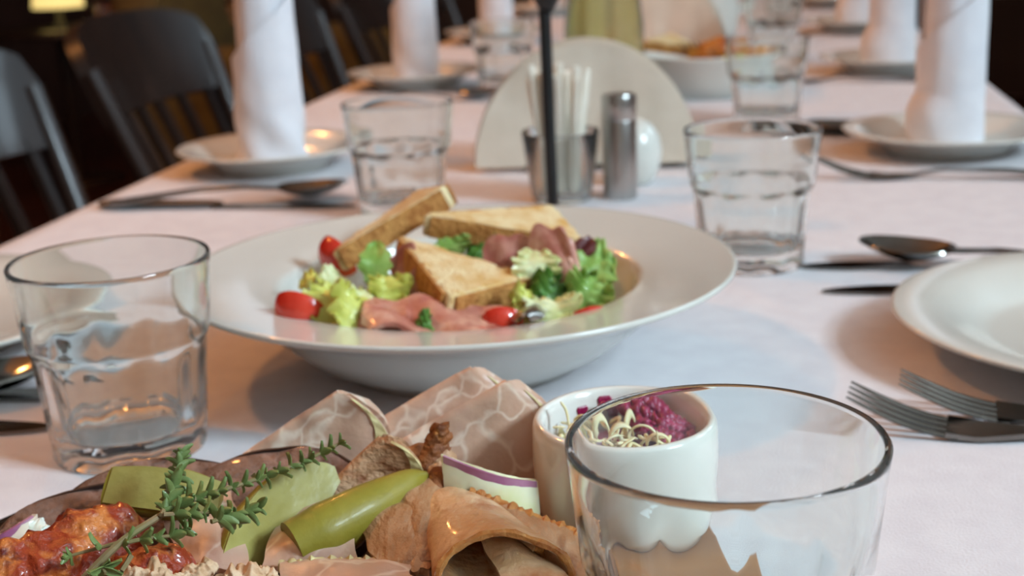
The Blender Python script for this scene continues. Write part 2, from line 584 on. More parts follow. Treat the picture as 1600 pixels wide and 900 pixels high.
def make_spoon(label, loc, rotz, group=None):
    t = thing('spoon', label, 'spoon', loc, rotz, group)
    sz = lambda x: interp([0, .03, .06, .085, .12, .195], [.0125, .0095, .0092, .0115, .0105, .0026], x)
    def f(u, v):
        a, r = u * 2 * PI, v
        x = .030 + .030 * r * math.cos(a); y = .0200 * r * math.sin(a) * (1 + .12 * math.cos(a))
        return (x, y, .0016 + .0085 * r * r + (sz(x) - .0095) * .6)
    V, Fc = sheet_vf(f, 32, 8, .0014)
    link('bowl', mesh('bowl', V, Fc, sharp=60), m_steel, t)
    link('handle', sheet('handle', handle_f(.056, .195, .0075, .019, sz), 20, 6, .0024), m_steel, t)
    return t
def make_knife(label, loc, rotz, group=None):
    t = thing('table_knife', label, 'knife', loc, rotz, group)
    link('blade', sheet('blade', lambda u, v: (lerp(0, .118, u), lerp(-.0085, .0085, v) * interp([0, .08, .25, 1], [.12, .62, 1, .8], u) + .002 * (1 - u), .0018), 16, 4, .0016), m_steel, t)
    link('handle', tube('handle', [(x, 0, .0045) for x in np.linspace(.112, .215, 9)], [.004, .0055, .006, .0062, .0066, .0072, .0078, .0080, .0055], 12, flat=.55), m_steel, t)
    return t
ax = lambda a, b: math.atan2(b.y - a.y, b.x - a.x)
aR = -YAW
# right-hand place nearest the platter: the diner sits by the windows, so handles point that way
fork_at = lambda lab, tip, end: make_fork(lab, G(*tip, .0172) - Vector((0, 0, .0172)), ax(G(*tip, .0172), G(*end, .006)))
fork_at('fork with raised tines lying nearer the ramekin', (1326, 608), (1600, 668))
fork_at('fork lying between another fork and the empty plate', (1406, 588), (1640, 640))
make_knife('table knife with its tip pointing at the tumbler', Vector((.178, .823, 0)), aR + .10)
make_spoon('spoon lying on the knife behind the empty plate', Vector((.2195, .838, .0035)), aR - .38)
make_knife('short knife half under the rim of the empty plate', Vector((.180, .765, 0)), aR + .14)
# the next place on that side
make_fork('fork beside the plate with the cuffed napkin roll', Vector((.254, 1.105, 0)), aR - .05)
make_spoon('spoon behind the plate with the cuffed napkin roll', Vector((.292, 1.325, .002)), aR - .10)
make_knife('knife behind the plate with the cuffed napkin roll', Vector((.262, 1.34, 0)), aR)
gk = 'cutlery of the far right settings'
make_fork('fork at the first plate beyond the cuffed napkin roll', Rr[2] + N * -.165 + T * -.10, aR, gk)
make_fork('fork at the second plate beyond the cuffed napkin roll', Rr[3] + N * -.165 + T * -.10, aR + .05, gk)
make_fork('fork at the third plate beyond the cuffed napkin roll', Rr[4] + N * -.165 + T * -.10, aR + .05, gk)
# left-hand places: the diner sits by the dark chairs
aL = PI - YAW
make_spoon('spoon under the plate behind the faceted tumbler', Vector((-.2285, .655, .0035)), aL + .55)
make_knife('knife lying beside the spoon left of the faceted tumbler', Vector((-.205, .640, 0)), aL + .10)
make_knife('knife tip on the cloth left of the faceted tumbler base', Vector((-.213, .596, 0)), aL + .12)
make_spoon('spoon by the plate with the creased napkin roll', Vector((-.130, 1.105, .003)), aL + .22)
make_knife('knife by the plate with the creased napkin roll', Vector((-.120, 1.068, 0)), aL + .02)
make_spoon('spoon at the plate beyond the creased napkin roll', L[2] + N * .14 + T * -.13 + Vector((0, 0, .002)), aL + .3)

# ------------------------------------------------------------------ chairs (local: +x towards the table, origin on the floor under the seat)
def make_chair(label, loc, rotz, group=None):
    t = thing('slat_back_chair', label, 'chair', loc, rotz, group)
    SH = .46
    link('seat', boxm('seat', -.20, .22, -.21, .21, SH - .03, SH, .012, 3), m_chair, t)
    def bx_(z): return -.19 - (z - SH) * .36                    # rake of the back
    def hw(z): return .168 + (z - SH) * .14                      # fans out upwards
    def curve(q): return -.045 * (1 - q * q)                      # the back is concave
    for sx in (-1, 1):
        link('post', tube('post', [(bx_(z), sx * hw(z), z) for z in np.linspace(SH - .02, .78, 8)], .016, 10), m_chair, t)
    for k in range(6):
        q = (k - 2.5) / 3.0
        link('slat', sheet('slat', lambda u, v, q=q: (bx_(lerp(SH - .01, .72, u)) + curve(q) * (.4 + .6 * u), q * hw(lerp(SH, .72, u)) + (v - .5) * .020, lerp(SH - .01, .72, u)), 8, 2, .011), m_chair, t)
    def crest(u, v):
        q = 2 * u - 1
        top = .842 - .030 * abs(q) ** 4 - .03 * max(0, abs(q) - .93) / .07
        z = lerp(.705, top, v)
        return (bx_(z) + curve(q), q * (hw(z) + .012), z)
    link('crest_rail', sheet('crest_rail', crest, 30, 8, .020, sharp=70), m_chair, t)
    for sx in (-1, 1):
        link('leg', tube('leg', [(.17, sx * .17, SH - .02), (.20, sx * .195, 0)], [.017, .013], 10), m_chair, t)
        link('leg', tube('leg', [(-.17, sx * .16, SH - .02), (-.22, sx * .19, 0)], [.017, .013], 10), m_chair, t)
        link('stretcher', tube('stretcher', [(.185, sx * .182, .2), (-.195, sx * .176, .2)], .009, 8), m_chair, t)
    link('stretcher', tube('stretcher', [(0, .179, .2), (0, -.179, .2)], .009, 8), m_chair, t)
    return t
def at_floor(p): return Vector((p.x, p.y, FZ))
ch0 = make_chair('dark slat-back chair behind the plate near the faceted tumbler', at_floor(Vector((-.60, 1.53, 0)) + N * .27), -YAW)
def chair(label, p, rot, group=None):
    c = copy_tree(ch0); c.location = at_floor(p); c.rotation_euler = (0, 0, rot)
    return tag(c, label, 'chair', group)
chair('dark slat-back chair beside the creased napkin roll, armchair behind it', Vector((-.50, 2.12, 0)) + N * .27, -YAW)
gc = 'dark chairs further down the wall side'
for k in (2, 3, 4):
    chair('dark slat-back chair, %s beyond the one beside the creased napkin roll' % ORD[k - 2], Vector((-.60, 1.53, 0)) + N * .27 + T * (.60 * k), -YAW, gc)
gd = 'dark chairs on the window side'
for k, p in enumerate((Rr[1], Rr[2], Rr[3], Rr[4])):
    chair('dark slat-back chair by the cuffed napkin roll' if k == 0 else 'dark slat-back chair, %s beyond the chair by the cuffed napkin roll' % ORD[k - 1], p + N * .42 + T * .10, PI - YAW, gd)

# ------------------------------------------------------------------ background: an armchair, a small lit lamp on a stand
m_must = mat('mustard_upholstery', '#5f4d24', 0.9, '#524120', scale=20, bump=.2, bscale=200)
ac = thing('armchair', 'mustard upholstered armchair behind the dark chairs', 'armchair', (-.70, 4.45, FZ), -YAW)
link('seat', boxm('seat', -.3, .32, -.33, .33, .16, .44, .04, 3), m_must, ac)
link('backrest', boxm('backrest', -.42, -.27, -.35, .35, .16, .82, .05, 3), m_must, ac)
for sx in (-1, 1):
    link('armrest', boxm('armrest', -.36, .30, sx * .40 - .07, sx * .40 + .07, .16, .62, .05, 3), m_must, ac)
    for x in (-.3, .25): link('leg', tube('leg', [(x, sx * .3, 0), (x, sx * .3, .18)], .02, 8), m_chair, ac)
m_shade = mat('lit_lamp_shade', '#e8d9a0', 0.9, '#e0cf90', scale=10, emit='#ffe08a', estr=.9)
sd = thing('side_table', 'small dark side table against the wall', 'table', (-1.70, 5.40, FZ))
link('top', lathe('top', [(.0002, .58), (.27, .58), (.275, .59), (.27, .60), (.0002, .60)], 32), m_chair, sd)
link('stem', tube('stem', [(0, 0, .02), (0, 0, .585)], .025, 10), m_chair, sd)
link('foot', lathe('foot', [(.0002, 0), (.18, 0), (.18, .015), (.03, .03), (.0002, .03)], 32), m_chair, sd)
lp = thing('table_lamp', 'small lit table lamp with pale yellow shade', 'lamp', (-1.70, 5.40, FZ + .60))
link('base', lathe('base', [(.0002, 0), (.05, 0), (.05, .01), (.012, .02), (.010, .09), (.0002, .09)], 24), m_black, lp)
link('shade', lathe('shade', [(.098, .08), (.075, .24), (.073, .24), (.096, .08), (.098, .08)], 32), m_shade, lp)
m_flame = mat('candle_glow', '#ff7a2a', 0.6, emit='#ff6a1a', estr=2.2)
cn = thing('candle_holder', 'small orange glowing candle glass beside the lamp', 'candle', (-1.50, 5.30, FZ + .60))
link('glass', lathe('glass', [(.0002, 0), (.028, 0), (.032, .09), (.030, .09), (.026, .006), (.0002, .006)], 24), m_glass, cn)
link('glow', lathe('glow', [(.0002, .008), (.022, .008), (.024, .06), (.010, .065), (.0002, .075)], 20), m_flame, cn)

# ------------------------------------------------------------------ salad plate
BC = Vector((-.0268, .6740, 0))
bowl_prof = [(.0002, .004), (.052, .004), (.055, 0), (.061, 0), (.0635, .004), (.080, .012), (.094, .024), (.105, .034), (.125, .0435), (.1375, .0485), (.1392, .0497),
             (.1396, .0510), (.1388, .0520), (.1373, .0517), (.124, .0495), (.108, .0470), (.0945, .0447), (.0912, .0436), (.0893, .0405), (.0870, .0330), (.080, .0200), (.068, .0125), (.050, .0095), (.020, .0085), (.0002, .0085)]
bo = link('salad_plate', lathe('salad_plate', bowl_prof, 128), m_china, loc=BC)
tag(bo, 'wide-rimmed deep white plate holding the salad', 'plate')

m_crumb = mat('toast_crumb', '#edd9aa', 0.9, '#d8a85c', scale=70, lo=.42, hi=.72, bump=1.0, bscale=500)
m_crust = mat('toast_crust', '#cb9350', 0.8, '#a5682e', scale=160, bump=.9, bscale=450)
def roundpoly(P, r, n=5):
    out = []
    for i in range(len(P)):
        a, b, c = P[i - 1], P[i], P[(i + 1) % len(P)]
        p0 = b + (a - b).normalized() * r; p2 = b + (c - b).normalized() * r
        for k in range(n + 1):
            t = k / n
            out.append(p0 * (1 - t) ** 2 + b * 2 * t * (1 - t) + p2 * t * t)
    return out
def prism(P, nrm, h, seed, jit=.0004, rings=5, dens=.004):
    # resample the outline
    Q = []
    for i in range(len(P)):
        a, b = P[i], P[(i + 1) % len(P)]
        n = max(1, int((b - a).length / dens))
        Q += [a.lerp(b, k / n) for k in range(n)]
    c = sum(Q, Vector()) / len(Q)
    V, Fc = [], []
    n = len(Q)
    prof = [(.0, .0), (.5, 0), (.85, 0), (.97, 0), (1, .10), (1, .5), (1, .90), (.97, 1), (.85, 1), (.5, 1), (0, 1)]
    for k, (f, z) in enumerate(prof):
        for q in Q:
            p = c + (q - c) * max(f, .001) + nrm * (h * (z - 1))
            p = p + Vector((nz(p, 300, seed), nz(p, 300, seed + 1), nz(p, 300, seed + 2))) * jit
            V.append(p)
    for k in range(len(prof) - 1):
        for i in range(n):
            j = (i + 1) % n
            Fc.append((k * n + i, k * n + j, (k + 1) * n + j, (k + 1) * n + i))
    return V, Fc
def toast(label, A, B, C, h, seed, crust_edges, m_c=None):
    nrm = (B - A).cross(C - A).normalized()
    if nrm.z < 0: nrm = -nrm
    g_ = (A + B + C) / 3
    crust_edges = [(g_ + (p - g_) * 1.07, g_ + (q - g_) * 1.07) for p, q in crust_edges]
    A, B, C = (g_ + (p - g_) * 1.07 for p in (A, B, C))
    base = g_ - nrm * h
    t = thing('toast', label, 'toast', base)
    P = roundpoly([A, B, C], .0055, 5)
    sub('crumb', mesh('crumb', *prism(P, nrm, h, seed, .0010), sharp=60), m_crumb, t)
    c = (A + B + C) / 3
    for (p, q) in crust_edges:
        out = ((p + q) / 2 - c); out -= nrm * out.dot(nrm); out -= (q - p).normalized() * out.dot((q - p).normalized()); out.normalize()
        a = p.lerp(q, .07); b = q.lerp(p, .07)
        f = lambda u, v: a.lerp(b, u) + out * (.0004 + .0007 * math.sin(v * PI)) - nrm * (h * lerp(.04, .96, v)) + Vector((0, 0, 1)) * .0004 * nz(a.lerp(b, u) * 300, 1, seed)
        sub('crust', sheet('crust', f, 24, 5, .0016), m_c or m_crust, t)
    return t
a, b, c = W(627, 369, .680), W(828, 430, .650), W(703, 462, .604)
toast('toast triangle lying slanted in front of the other toasts', a, b, c, .0125, 1, [(b, c), (c, a)])
a, b, c = W(667, 334, .690), W(862, 321, .735), W(907, 372, .690)
toast('toast triangle lying flat behind the slanted toast', a, b, c, .0120, 2, [(a, c), (a, b)])
# the third one stands on edge and shows its crust
a, b = W(520, 392, .690), W(694, 290, .715)
up = Vector((-.32, .60, .62)).normalized()
d = (b - a).normalized()
cc = (a + b) / 2 + Vector((.012, .050, .004))
toast('toast standing on edge, showing its brown crust', a, b, cc, .0125, 3, [(a, b), (b, cc)])

# leaves: a curled, frilled blade
def leaf_me(name, base, tip, nrm, wid, seed, frill=.004, curl=.006, fold=.15, thick=.0012, freq=5, shape=.75):
    base, tip = Vector(base), Vector(tip)
    ln = (tip - base).length
    ydir = (tip - base).normalized()
    nrm = Vector(nrm); nrm = (nrm - ydir * nrm.dot(ydir)).normalized()
    xdir = ydir.cross(nrm)
    def f(u, v):
        q = 2 * u - 1
        ww = wid / 2 * (math.sin(min(1, v * .86 + .12) * PI) ** shape) * (1 + .12 * math.sin(v * 23 + seed + 3 * q))
        p = base + ydir * (v * ln) + xdir * (q * ww)
        h = curl * math.sin(v * PI) * 1.0 + fold * abs(q) ** 1.4 * ww - curl * v * v
        h += frill * abs(q) ** 1.5 * math.sin(v * freq * 2 * PI + seed + q) + frill * .8 * v ** 3 * math.sin(q * freq * 2 + seed * 2)
        h += .0012 * nz(p, 150, seed)
        return p + nrm * h + ydir * (frill * .5 * math.sin(q * 9 + seed) * v ** 2)
    return sheet(name, f, 22, 26, thick)
m_l_y = mat('yellow_green_lettuce', '#cfd06a', 0.45, '#b3b84c', scale=90, coat=.2, sss=.2, bump=.3, bscale=300)
m_l_g = mat('green_lettuce', '#7aa044', 0.45, '#a6c070', scale=80, coat=.2, sss=.15, bump=.4, bscale=280)
m_l_d = mat('dark_green_lettuce', '#4a7a2c', 0.45, '#6f9a45', scale=90, coat=.2, bump=.4, bscale=280)
m_l_w = mat('pale_lettuce_heart', '#e4e3b6', 0.45, '#cfd68c', scale=60, coat=.2, sss=.2, bump=.3, bscale=250)
FR = Vector((0, -1, .45))
UP = Vector((0, 0, 1))
def lettuce(label, bp, tp, y0, y1, wid, m, seed, nrm=FR, **k):
    return wobj('lettuce_leaf', leaf_me('lettuce_leaf', W(*bp, y0), W(*tp, y1), nrm, wid, seed, **k), m, label, 'lettuce')
lettuce('yellow-green lettuce piece curled beside the tomato wedge', (512, 512), (527, 436), .604, .632, .024, m_l_y, 1, frill=.003)
lettuce('yellow lettuce piece drooping over the plate rim', (535, 512), (560, 448), .598, .622, .026, m_l_y, 2, frill=.003, nrm=Vector((.4, -1, .2)))
lettuce('upright green lettuce leaf before the edge-on toast', (588, 446), (588, 374), .640, .652, .0155, m_l_g, 3, frill=.001, curl=.005, freq=2)
lettuce('small yellow frilled lettuce piece before the upright leaf', (612, 478), (613, 424), .622, .640, .020, m_l_y, 4, frill=.0035)
lettuce('bright green lettuce tip between the two triangle toasts', (712, 398), (702, 362), .688, .692, .018, m_l_g, 5, frill=.002)
lettuce('dark green lettuce under the flat toast', (770, 404), (735, 374), .690, .694, .020, m_l_d, 6, frill=.002)
lettuce('large green romaine leaf rising by the ham', (905, 478), (938, 374), .650, .676, .026, m_l_g, 7, frill=.003, curl=.004)
lettuce('dark frilled lettuce below the pale lettuce heart', (842, 484), (890, 442), .634, .650, .026, m_l_d, 8, frill=.005)
lettuce('green frilled lettuce at the foot of the romaine leaf', (905, 482), (935, 430), .632, .648, .024, m_l_g, 9, frill=.005)
lettuce('white toothed lettuce heart in front of the ham', (838, 450), (838, 384), .648, .660, .023, m_l_w, 10, frill=.002, shape=.45)
lettuce('pale yellow lettuce piece behind the spoon', (868, 506), (862, 462), .606, .622, .026, m_l_w, 11, frill=.003)
lettuce('yellow-green lettuce left of the spoon', (806, 490), (838, 462), .612, .624, .018, m_l_y, 12, frill=.003)
lettuce('olive lettuce scrap above the tomato wedge', (470, 452), (520, 446), .640, .645, .016, m_l_y, 13, frill=.002, nrm=UP)
lettuce('whitish lettuce rib behind the drooping yellow piece', (500, 455), (540, 425), .640, .655, .014, m_l_w, 14, frill=.001)
lettuce('small dark green leaf scrap at the front of the salad', (655, 520), (682, 506), .594, .600, .014, m_l_d, 15, frill=.003)
lettuce('pale lettuce rib behind the bacon', (556, 500), (586, 452), .612, .630, .018, m_l_w, 16, frill=.002)

# tomato wedges
m_tom = mat('tomato_skin', '#c6261a', 0.18, '#d8412c', scale=40, coat=.5, sss=.1)
m_tomf = mat('tomato_flesh', '#d65a3e', 0.3, '#e59a78', scale=120, coat=.4)
def tomato(label, c, r, rz, rx, ry=0.0):
    t = thing('tomato_wedge', label, 'tomato', c)
    E_ = Matrix.Rotation(rz, 4, 'Z') @ Matrix.Rotation(rx, 4, 'X') @ Matrix.Rotation(ry, 4, 'Y')
    V, Fc = sheet_vf(lambda u, v: (r * math.sin(v * PI) * math.cos((u - .5) * PI * .62), r * math.sin(v * PI) * math.sin((u - .5) * PI * .62), r * 1.15 * math.cos(v * PI)), 12, 14, .0012)
    me = mesh('skin', V, Fc, sharp=60); me.transform(E_); link('skin', me, m_tom, t)
    P_ = []
    for sg in (-1, 1):
        P_.append(sheet_vf(lambda u, v, sg=sg: (u * r * .97 * math.sin(v * PI) * math.cos(.31 * PI), sg * u * r * .97 * math.sin(v * PI) * math.sin(.31 * PI), r * 1.1 * math.cos(v * PI)), 6, 14, .0012))
    me = mesh('flesh', *join_vf(P_)); me.transform(E_); link('flesh', me, m_tomf, t)
    return t
tomato('glossy red tomato wedge in the corner beside yellow lettuce', W(472, 480, .616), .0110, -1.9, 1.45)
tomato('red tomato wedge behind the edge-on toast', W(532, 398, .706), .0105, -2.0, .8)
tomato('red tomato wedge before the romaine leaf', W(922, 501, .612), .0100, -1.3, 1.5)
tomato('flat red tomato wedge under the front ham slice', W(748, 526, .592), .0068, -1.6, 1.4)
tomato('red tomato wedge beneath the slanted toast corner', W(786, 500, .604), .0085, -1.3, 1.2)

# ham in the salad
m_ham = mat('pink_fried_ham', '#b86f60', 0.4, '#dcac94', scale=75, lo=.4, hi=.7, coat=.3, sss=.15, bump=.4, bscale=250, col3='#9c4a3c', lo3=.58, hi3=.72, scale3=50)
def ribbon(name, pts, widv, wid, thick, seed, wave=.002, n=30, nv=10):
    S = spline(pts, n)
    widv = Vector(widv).normalized()
    def f(u, v):
        i = min(int(u * n), n)
        p = S[i]
        q = v - .5
        e = 1 + .10 * math.sin(u * 17 + seed) + .08 * nz((u * 6, 0, 0), 1, seed)
        end = min(1, 6 * u + .55, 6 * (1 - u) + .55)
        return p + widv * (q * wid * e * end) + Vector((0, -.4, .9)) * (wave * math.sin(u * 11 + q * 4 + seed)) + Vector((0, 0, 1)) * (.0010 * nz(p + widv * q * wid, 220, seed))
    return sheet(name, f, n, nv, thick)
def ham(label, pts, widv, wid, seed, wave=.001, thick=.0025):
    return wobj('ham_slice', ribbon('ham_slice', [W(*p) for p in pts], widv, wid, thick, seed, wave), m_ham, label, 'ham')
ham('long pink ham slice in front of the slanted toast', [(568, 488, .603), (640, 492, .601), (710, 502, .597), (806, 504, .596)], (0, .96, .28), .026, 1, .0022)
ham('small pink ham piece at the front rim of the salad', [(562, 500, .602), (600, 502, .600), (640, 506, .598)], (0, .8, .5), .018, 2)
ham('pink ham piece behind the upright lettuce leaf', [(615, 400, .668), (640, 415, .662), (655, 440, .655)], (.5, 0, .8), .018, 3)
ham('ham piece under the left of the slanted toast', [(640, 430, .645), (655, 455, .640), (680, 470, .635)], (.6, .2, .7), .018, 8)
ham('browned ham slice under the flat toast', [(755, 396, .672), (800, 394, .668), (845, 398, .668)], (.1, .3, 1), .017, 4, .0008)
ham('rolled pink ham slice by the romaine leaf', [(828, 396, .664), (865, 386, .660), (890, 400, .656), (905, 425, .654)], (-.1, .3, 1), .022, 5, .001)
ham('browned ham edge below the rolled slice', [(840, 424, .655), (870, 430, .652), (895, 420, .650)], (0, .3, 1), .014, 6)
m_dk = mat('dark_burnt_ham', '#4c1a1c', 0.4, '#6d2a2a', scale=60, coat=.3)
wobj('ham_scrap', ribbon('ham_scrap', [W(908, 378, .672), W(916, 390, .670), W(914, 408, .668)], (.8, .2, .3), .010, .003, 7), m_dk, 'small dark burnt ham scrap beside the romaine leaf', 'ham')
# bed of leaves and dressing that fills the well under the pieces
def bed_f(u, v):
    a = u * 2 * PI; r = .079 * v
    h = .0205 + .016 * (1 - v ** 2.2) + .004 * nz((r * math.cos(a), r * math.sin(a), 0), 60, 3) * (1 - v * .6)
    return BC + Vector((r * math.cos(a), r * math.sin(a), h))
V, Fc = sheet_vf(bed_f, 60, 18, .004)
wobj('salad_bed', mesh('salad_bed', V, Fc), mat('salad_bed', '#8f9a3c', 0.5, '#c9c88a', scale=70, bump=.8, bscale=140, col3='#4f7a28'), 'chopped leaves and dressing under the salad pieces', 'salad', kind='stuff')
# serving spoon: the end of its handle shows at the front
sp = thing('serving_spoon', 'silver spoon end sticking out of the salad', 'spoon', W(826, 496, .598))
hp = [W(819, 502, .593), W(829, 491, .606), W(838, 482, .622), W(846, 466, .655)]
S = spline(hp, 14)
sub('handle', sheet('handle', lambda u, v: S[min(int(u * 14), 14)] + Vector((1, 0, 0)) * ((v - .5) * .0150 * interp([0, .06, .14, .5, 1], [.35, .8, 1, .8, .5], u)) + Vector((0, -.5, .8)) * (.0045 * (1 - (2 * v - 1) ** 2)), 14, 10, .0022), m_bright, sp)
e = W(846, 462, .655)
V, Fc = sheet_vf(lambda u, v: e + Vector((.004, .028, -.010)) + Vector((.018 * v * math.cos(u * 2 * PI), .028 * v * math.sin(u * 2 * PI), .008 * v * v - .004)), 24, 6, .0015)
sub('bowl', mesh('bowl', V, Fc), m_steel, sp)

# ------------------------------------------------------------------ ramekin
RC = Vector((.0375, .452, .0074))
rk = link('ramekin', lathe('ramekin', [(.0002, .002), (.0235, .002), (.0250, 0), (.0275, .001), (.0302, .006), (.0321, .018), (.0327, .030), (.0325, .038), (.0321, .0415), (.0312, .0430),
          (.0298, .0432), (.0288, .0424), (.0279, .040), (.0276, .030), (.0268, .014), (.024, .006), (.010, .0048), (.0002, .0048)], 96), m_ramekin, loc=RC)
tag(rk, 'small cream ceramic ramekin of relish on the board', 'ramekin')
m_beet = mat('beet_relish', '#8c1244', 0.3, '#b83a62', scale=160, lo=.45, hi=.75, coat=.5, sss=.15, bump=.5, bscale=500)
random.seed(5)
def ico(c, r, seed, sub_=2, amp=.25, sc=(1, 1, 1)):
    bm = bmesh.new(); bmesh.ops.create_icosphere(bm, subdivisions=sub_, radius=1)
    V = [Vector((v.co.x * r * sc[0], v.co.y * r * sc[1], v.co.z * r * sc[2])) * (1 + amp * nz(v.co, 1.7, seed)) + c for v in bm.verts]
    Fc = [tuple(v.index for v in f.verts) for f in bm.faces]
    bm.free()
    return V, Fc
parts = []
for k in range(420):
    a = random.uniform(-.75, 1.9); r = .025 * math.sqrt(random.random())
    x, y = r * math.cos(a) + .001, r * math.sin(a) + .0015
    if math.hypot(x, y) > .0245: continue
    z = .0342 + .0068 * max(0, 1 - ((x - .003) ** 2 + (y - .009) ** 2) / .00045) + random.uniform(-.002, .001)
    parts.append(ico(RC + Vector((x, y, z)), random.uniform(.0011, .0024), k, 1, .7))
parts.append(ico(RC + Vector((.002, .002, .028)), .024, 3, 3, .05, (1, 1, .22)))
wobj('beet_relish', mesh('beet_relish', *join_vf(parts)), m_beet, 'crimson grated beet relish in the ramekin', 'relish', kind='stuff')
m_horse = mat('grated_horseradish', '#efe6c2', 0.5, '#e4d59f', scale=90, sss=.2)
parts = []
for k in range(60):
    a = random.uniform(2.5, 5.6); r = .0235 * math.sqrt(random.random())
    c = RC + Vector((r * math.cos(a), r * math.sin(a), random.uniform(.0345, .0395)))
    d = Vector((random.uniform(-1, 1), random.uniform(-1, 1), random.uniform(-.25, .35))).normalized()
    s_ = d.cross(UP).normalized() * random.uniform(-.006, .006) + UP * random.uniform(.0, .003)
    ln = random.uniform(.005, .010)
    pts = spline([c - d * ln / 2, c + s_ * .5, c + d * ln / 2], 8)
    pts = [RC + Vector(((p - RC).x * min(1, .026 / max(1e-5, math.hypot((p - RC).x, (p - RC).y))), (p - RC).y * min(1, .026 / max(1e-5, math.hypot((p - RC).x, (p - RC).y))), (p - RC).z)) for p in pts]
    parts.append(tube_vf(pts, [.0004] + [.0009] * 7 + [.0003], 6, flat=.5))
for cx, cy, r, rz in ((-.004, -.008, .005, .3), (.004, -.010, .0055, -.4), (.000, -.002, .006, 1.2), (-.012, -.004, .0045, .8), (.009, -.016, .004, .1)):
    pts = [RC + Vector((cx + r * math.cos(q) * math.cos(rz), cy + r * math.cos(q) * math.sin(rz) * .6, .0385 + r * .9 * math.sin(q))) for q in np.linspace(-.2, PI + .3, 14)]
    parts.append(tube_vf(pts, [.0005] + [.0013] * 12 + [.0004], 6, flat=.4))
pts = spline([RC + Vector((-.019, .004, .036)), RC + Vector((-.020, .006, .043)), RC + Vector((-.022, .007, .0465))], 8)
parts.append(tube_vf(pts, [.001] * 8 + [.0004], 6, flat=.5))
wobj('grated_horseradish', mesh('grated_horseradish', *join_vf(parts)), m_horse, 'pale shredded horseradish strands in the ramekin', 'garnish', kind='stuff')
for k, (a0, w_, z0, z1) in enumerate(((1.75, .17, .0310, .0405), (2.08, .15, .0300, .0380))):
    V, Fc = sheet_vf(lambda u, v: RC + Vector(((.0277 + .0002) * math.cos(a0 + (u - .5) * w_ * (1 + .5 * nz((v * 5, k, 0), 1, 2))), (.0277 + .0002) * math.sin(a0 + (u - .5) * w_ * (1 + .5 * nz((v * 5, k, 0), 1, 2))), lerp(z0, z1, v))), 8, 10, .0012)
    sm = mesh('relish_smear', V, Fc); sm.transform(rk.matrix_basis.inverted())
    o = link('relish_smear', sm, m_beet, rk); o['label'] = 'crimson relish smear on the inner wall'

# ------------------------------------------------------------------ board with cold cuts
bd = link('serving_board', boxm('serving_board', -.175, .175, -.105, .105, .0012, .0075, .003, 3), m_wood, loc=(-.098, .388, 0), rotz=.13)
tag(bd, 'brown wooden serving board under the cold cuts', 'board')

m_pork = mat('cured_pork', '#e4cdb8', 0.45, '#cda78e', scale=42, kind='vein', lo=.005, hi=.05, coat=.25, sss=.2, bump=.25, bscale=180, col3='#a07a70', lo3=.52, hi3=.80, scale3=24)
MATS['cured_pork'].node_tree.nodes['Principled BSDF'].inputs['Coat Roughness'].default_value = .3
m_rind = mat('yellow_rind', '#d2c690', 0.45, '#c7a876', scale=90, lo=.45, hi=.75, coat=.15, bump=.3, bscale=300)
m_roast = mat('roast_pork', '#a87a54', 0.5, '#c59c78', scale=90, lo=.38, hi=.62, coat=.2, bump=.9, bscale=320, col3='#80421a', lo3=.54, hi3=.66, scale3=75, stretch=(1, .5, 1.6))
m_brown = mat('browned_roast_edge', '#8f5224', 0.6, '#5d2f14', scale=130, bump=1.0, bscale=300, col3='#b57434', scale3=160)
def folded(label, A, B, wid, front, seed, k=.28, shear=.5, rind=(.25, 1.0), wob=.0018, m=m_pork, p_=2.2, eps=.004):
    A, B, front = Vector(A), Vector(B), Vector(front)
    r = (B - A).normalized(); Lh = (B - A).length / 2; Mid = (A + B) / 2
    front = (front - r * front.dot(r)).normalized()
    dnv = (-UP - r * (-UP).dot(r)); dnv = (dnv - front * dnv.dot(front)).normalized()
    def P_(uu, vv):
        w_ = wid * max(0.0, 1 - abs(uu) ** p_) ** (1 / p_)
        b = vv * w_
        p = Mid + r * (uu * Lh) + dnv * (math.sqrt(b * b + eps * eps) - eps) * .96 + front * (b * k) + r * (shear * abs(b) * (uu * .5 + .5))
        return p + front * (wob * nz(p, 70, seed) * 1.5) + front * (.003 * math.sin(uu * 2.2 + seed) * abs(vv))
    base = Mid + dnv * wid; base.z = .0095
    t = thing('pork_slice', label, 'meat', base)
    sub('slice', sheet('slice', lambda u, v: P_(lerp(-.995, .995, u), 2 * v - 1), 44, 36, .0026), m, t)
    if rind:
        sub('rind', sheet('rind', lambda u, v: P_(lerp(rind[0], .985, u), lerp(.80, 1.005, v)) + front * (.0016 + .0002 * math.sin(u * 40)), 26, 5, .0010), m_rind, t)
    return t
folded('folded pork slice peeking out behind two others', W(540, 690, .492), W(738, 576, .498), .046, (.15, -1, .1), 2, rind=(.3, 1))
folded('large folded pork slice leaning on the ramekin', W(590, 712, .470), W(792, 597, .476), .050, (.22, -1, .12), 3, k=.34)
folded('folded pork slice behind the thyme with yellow rind', W(350, 735, .474), W(530, 613, .480), .040, (.12, -1, .1), 4, k=.32)
# the browned, translucent fold in front of that slice
folded('amber pork fold with yellow edge beside the pickle tip', W(480, 795, .440), W(596, 684, .448), .026, (.15, -1, .1), 6, k=.4, m=m_roast)

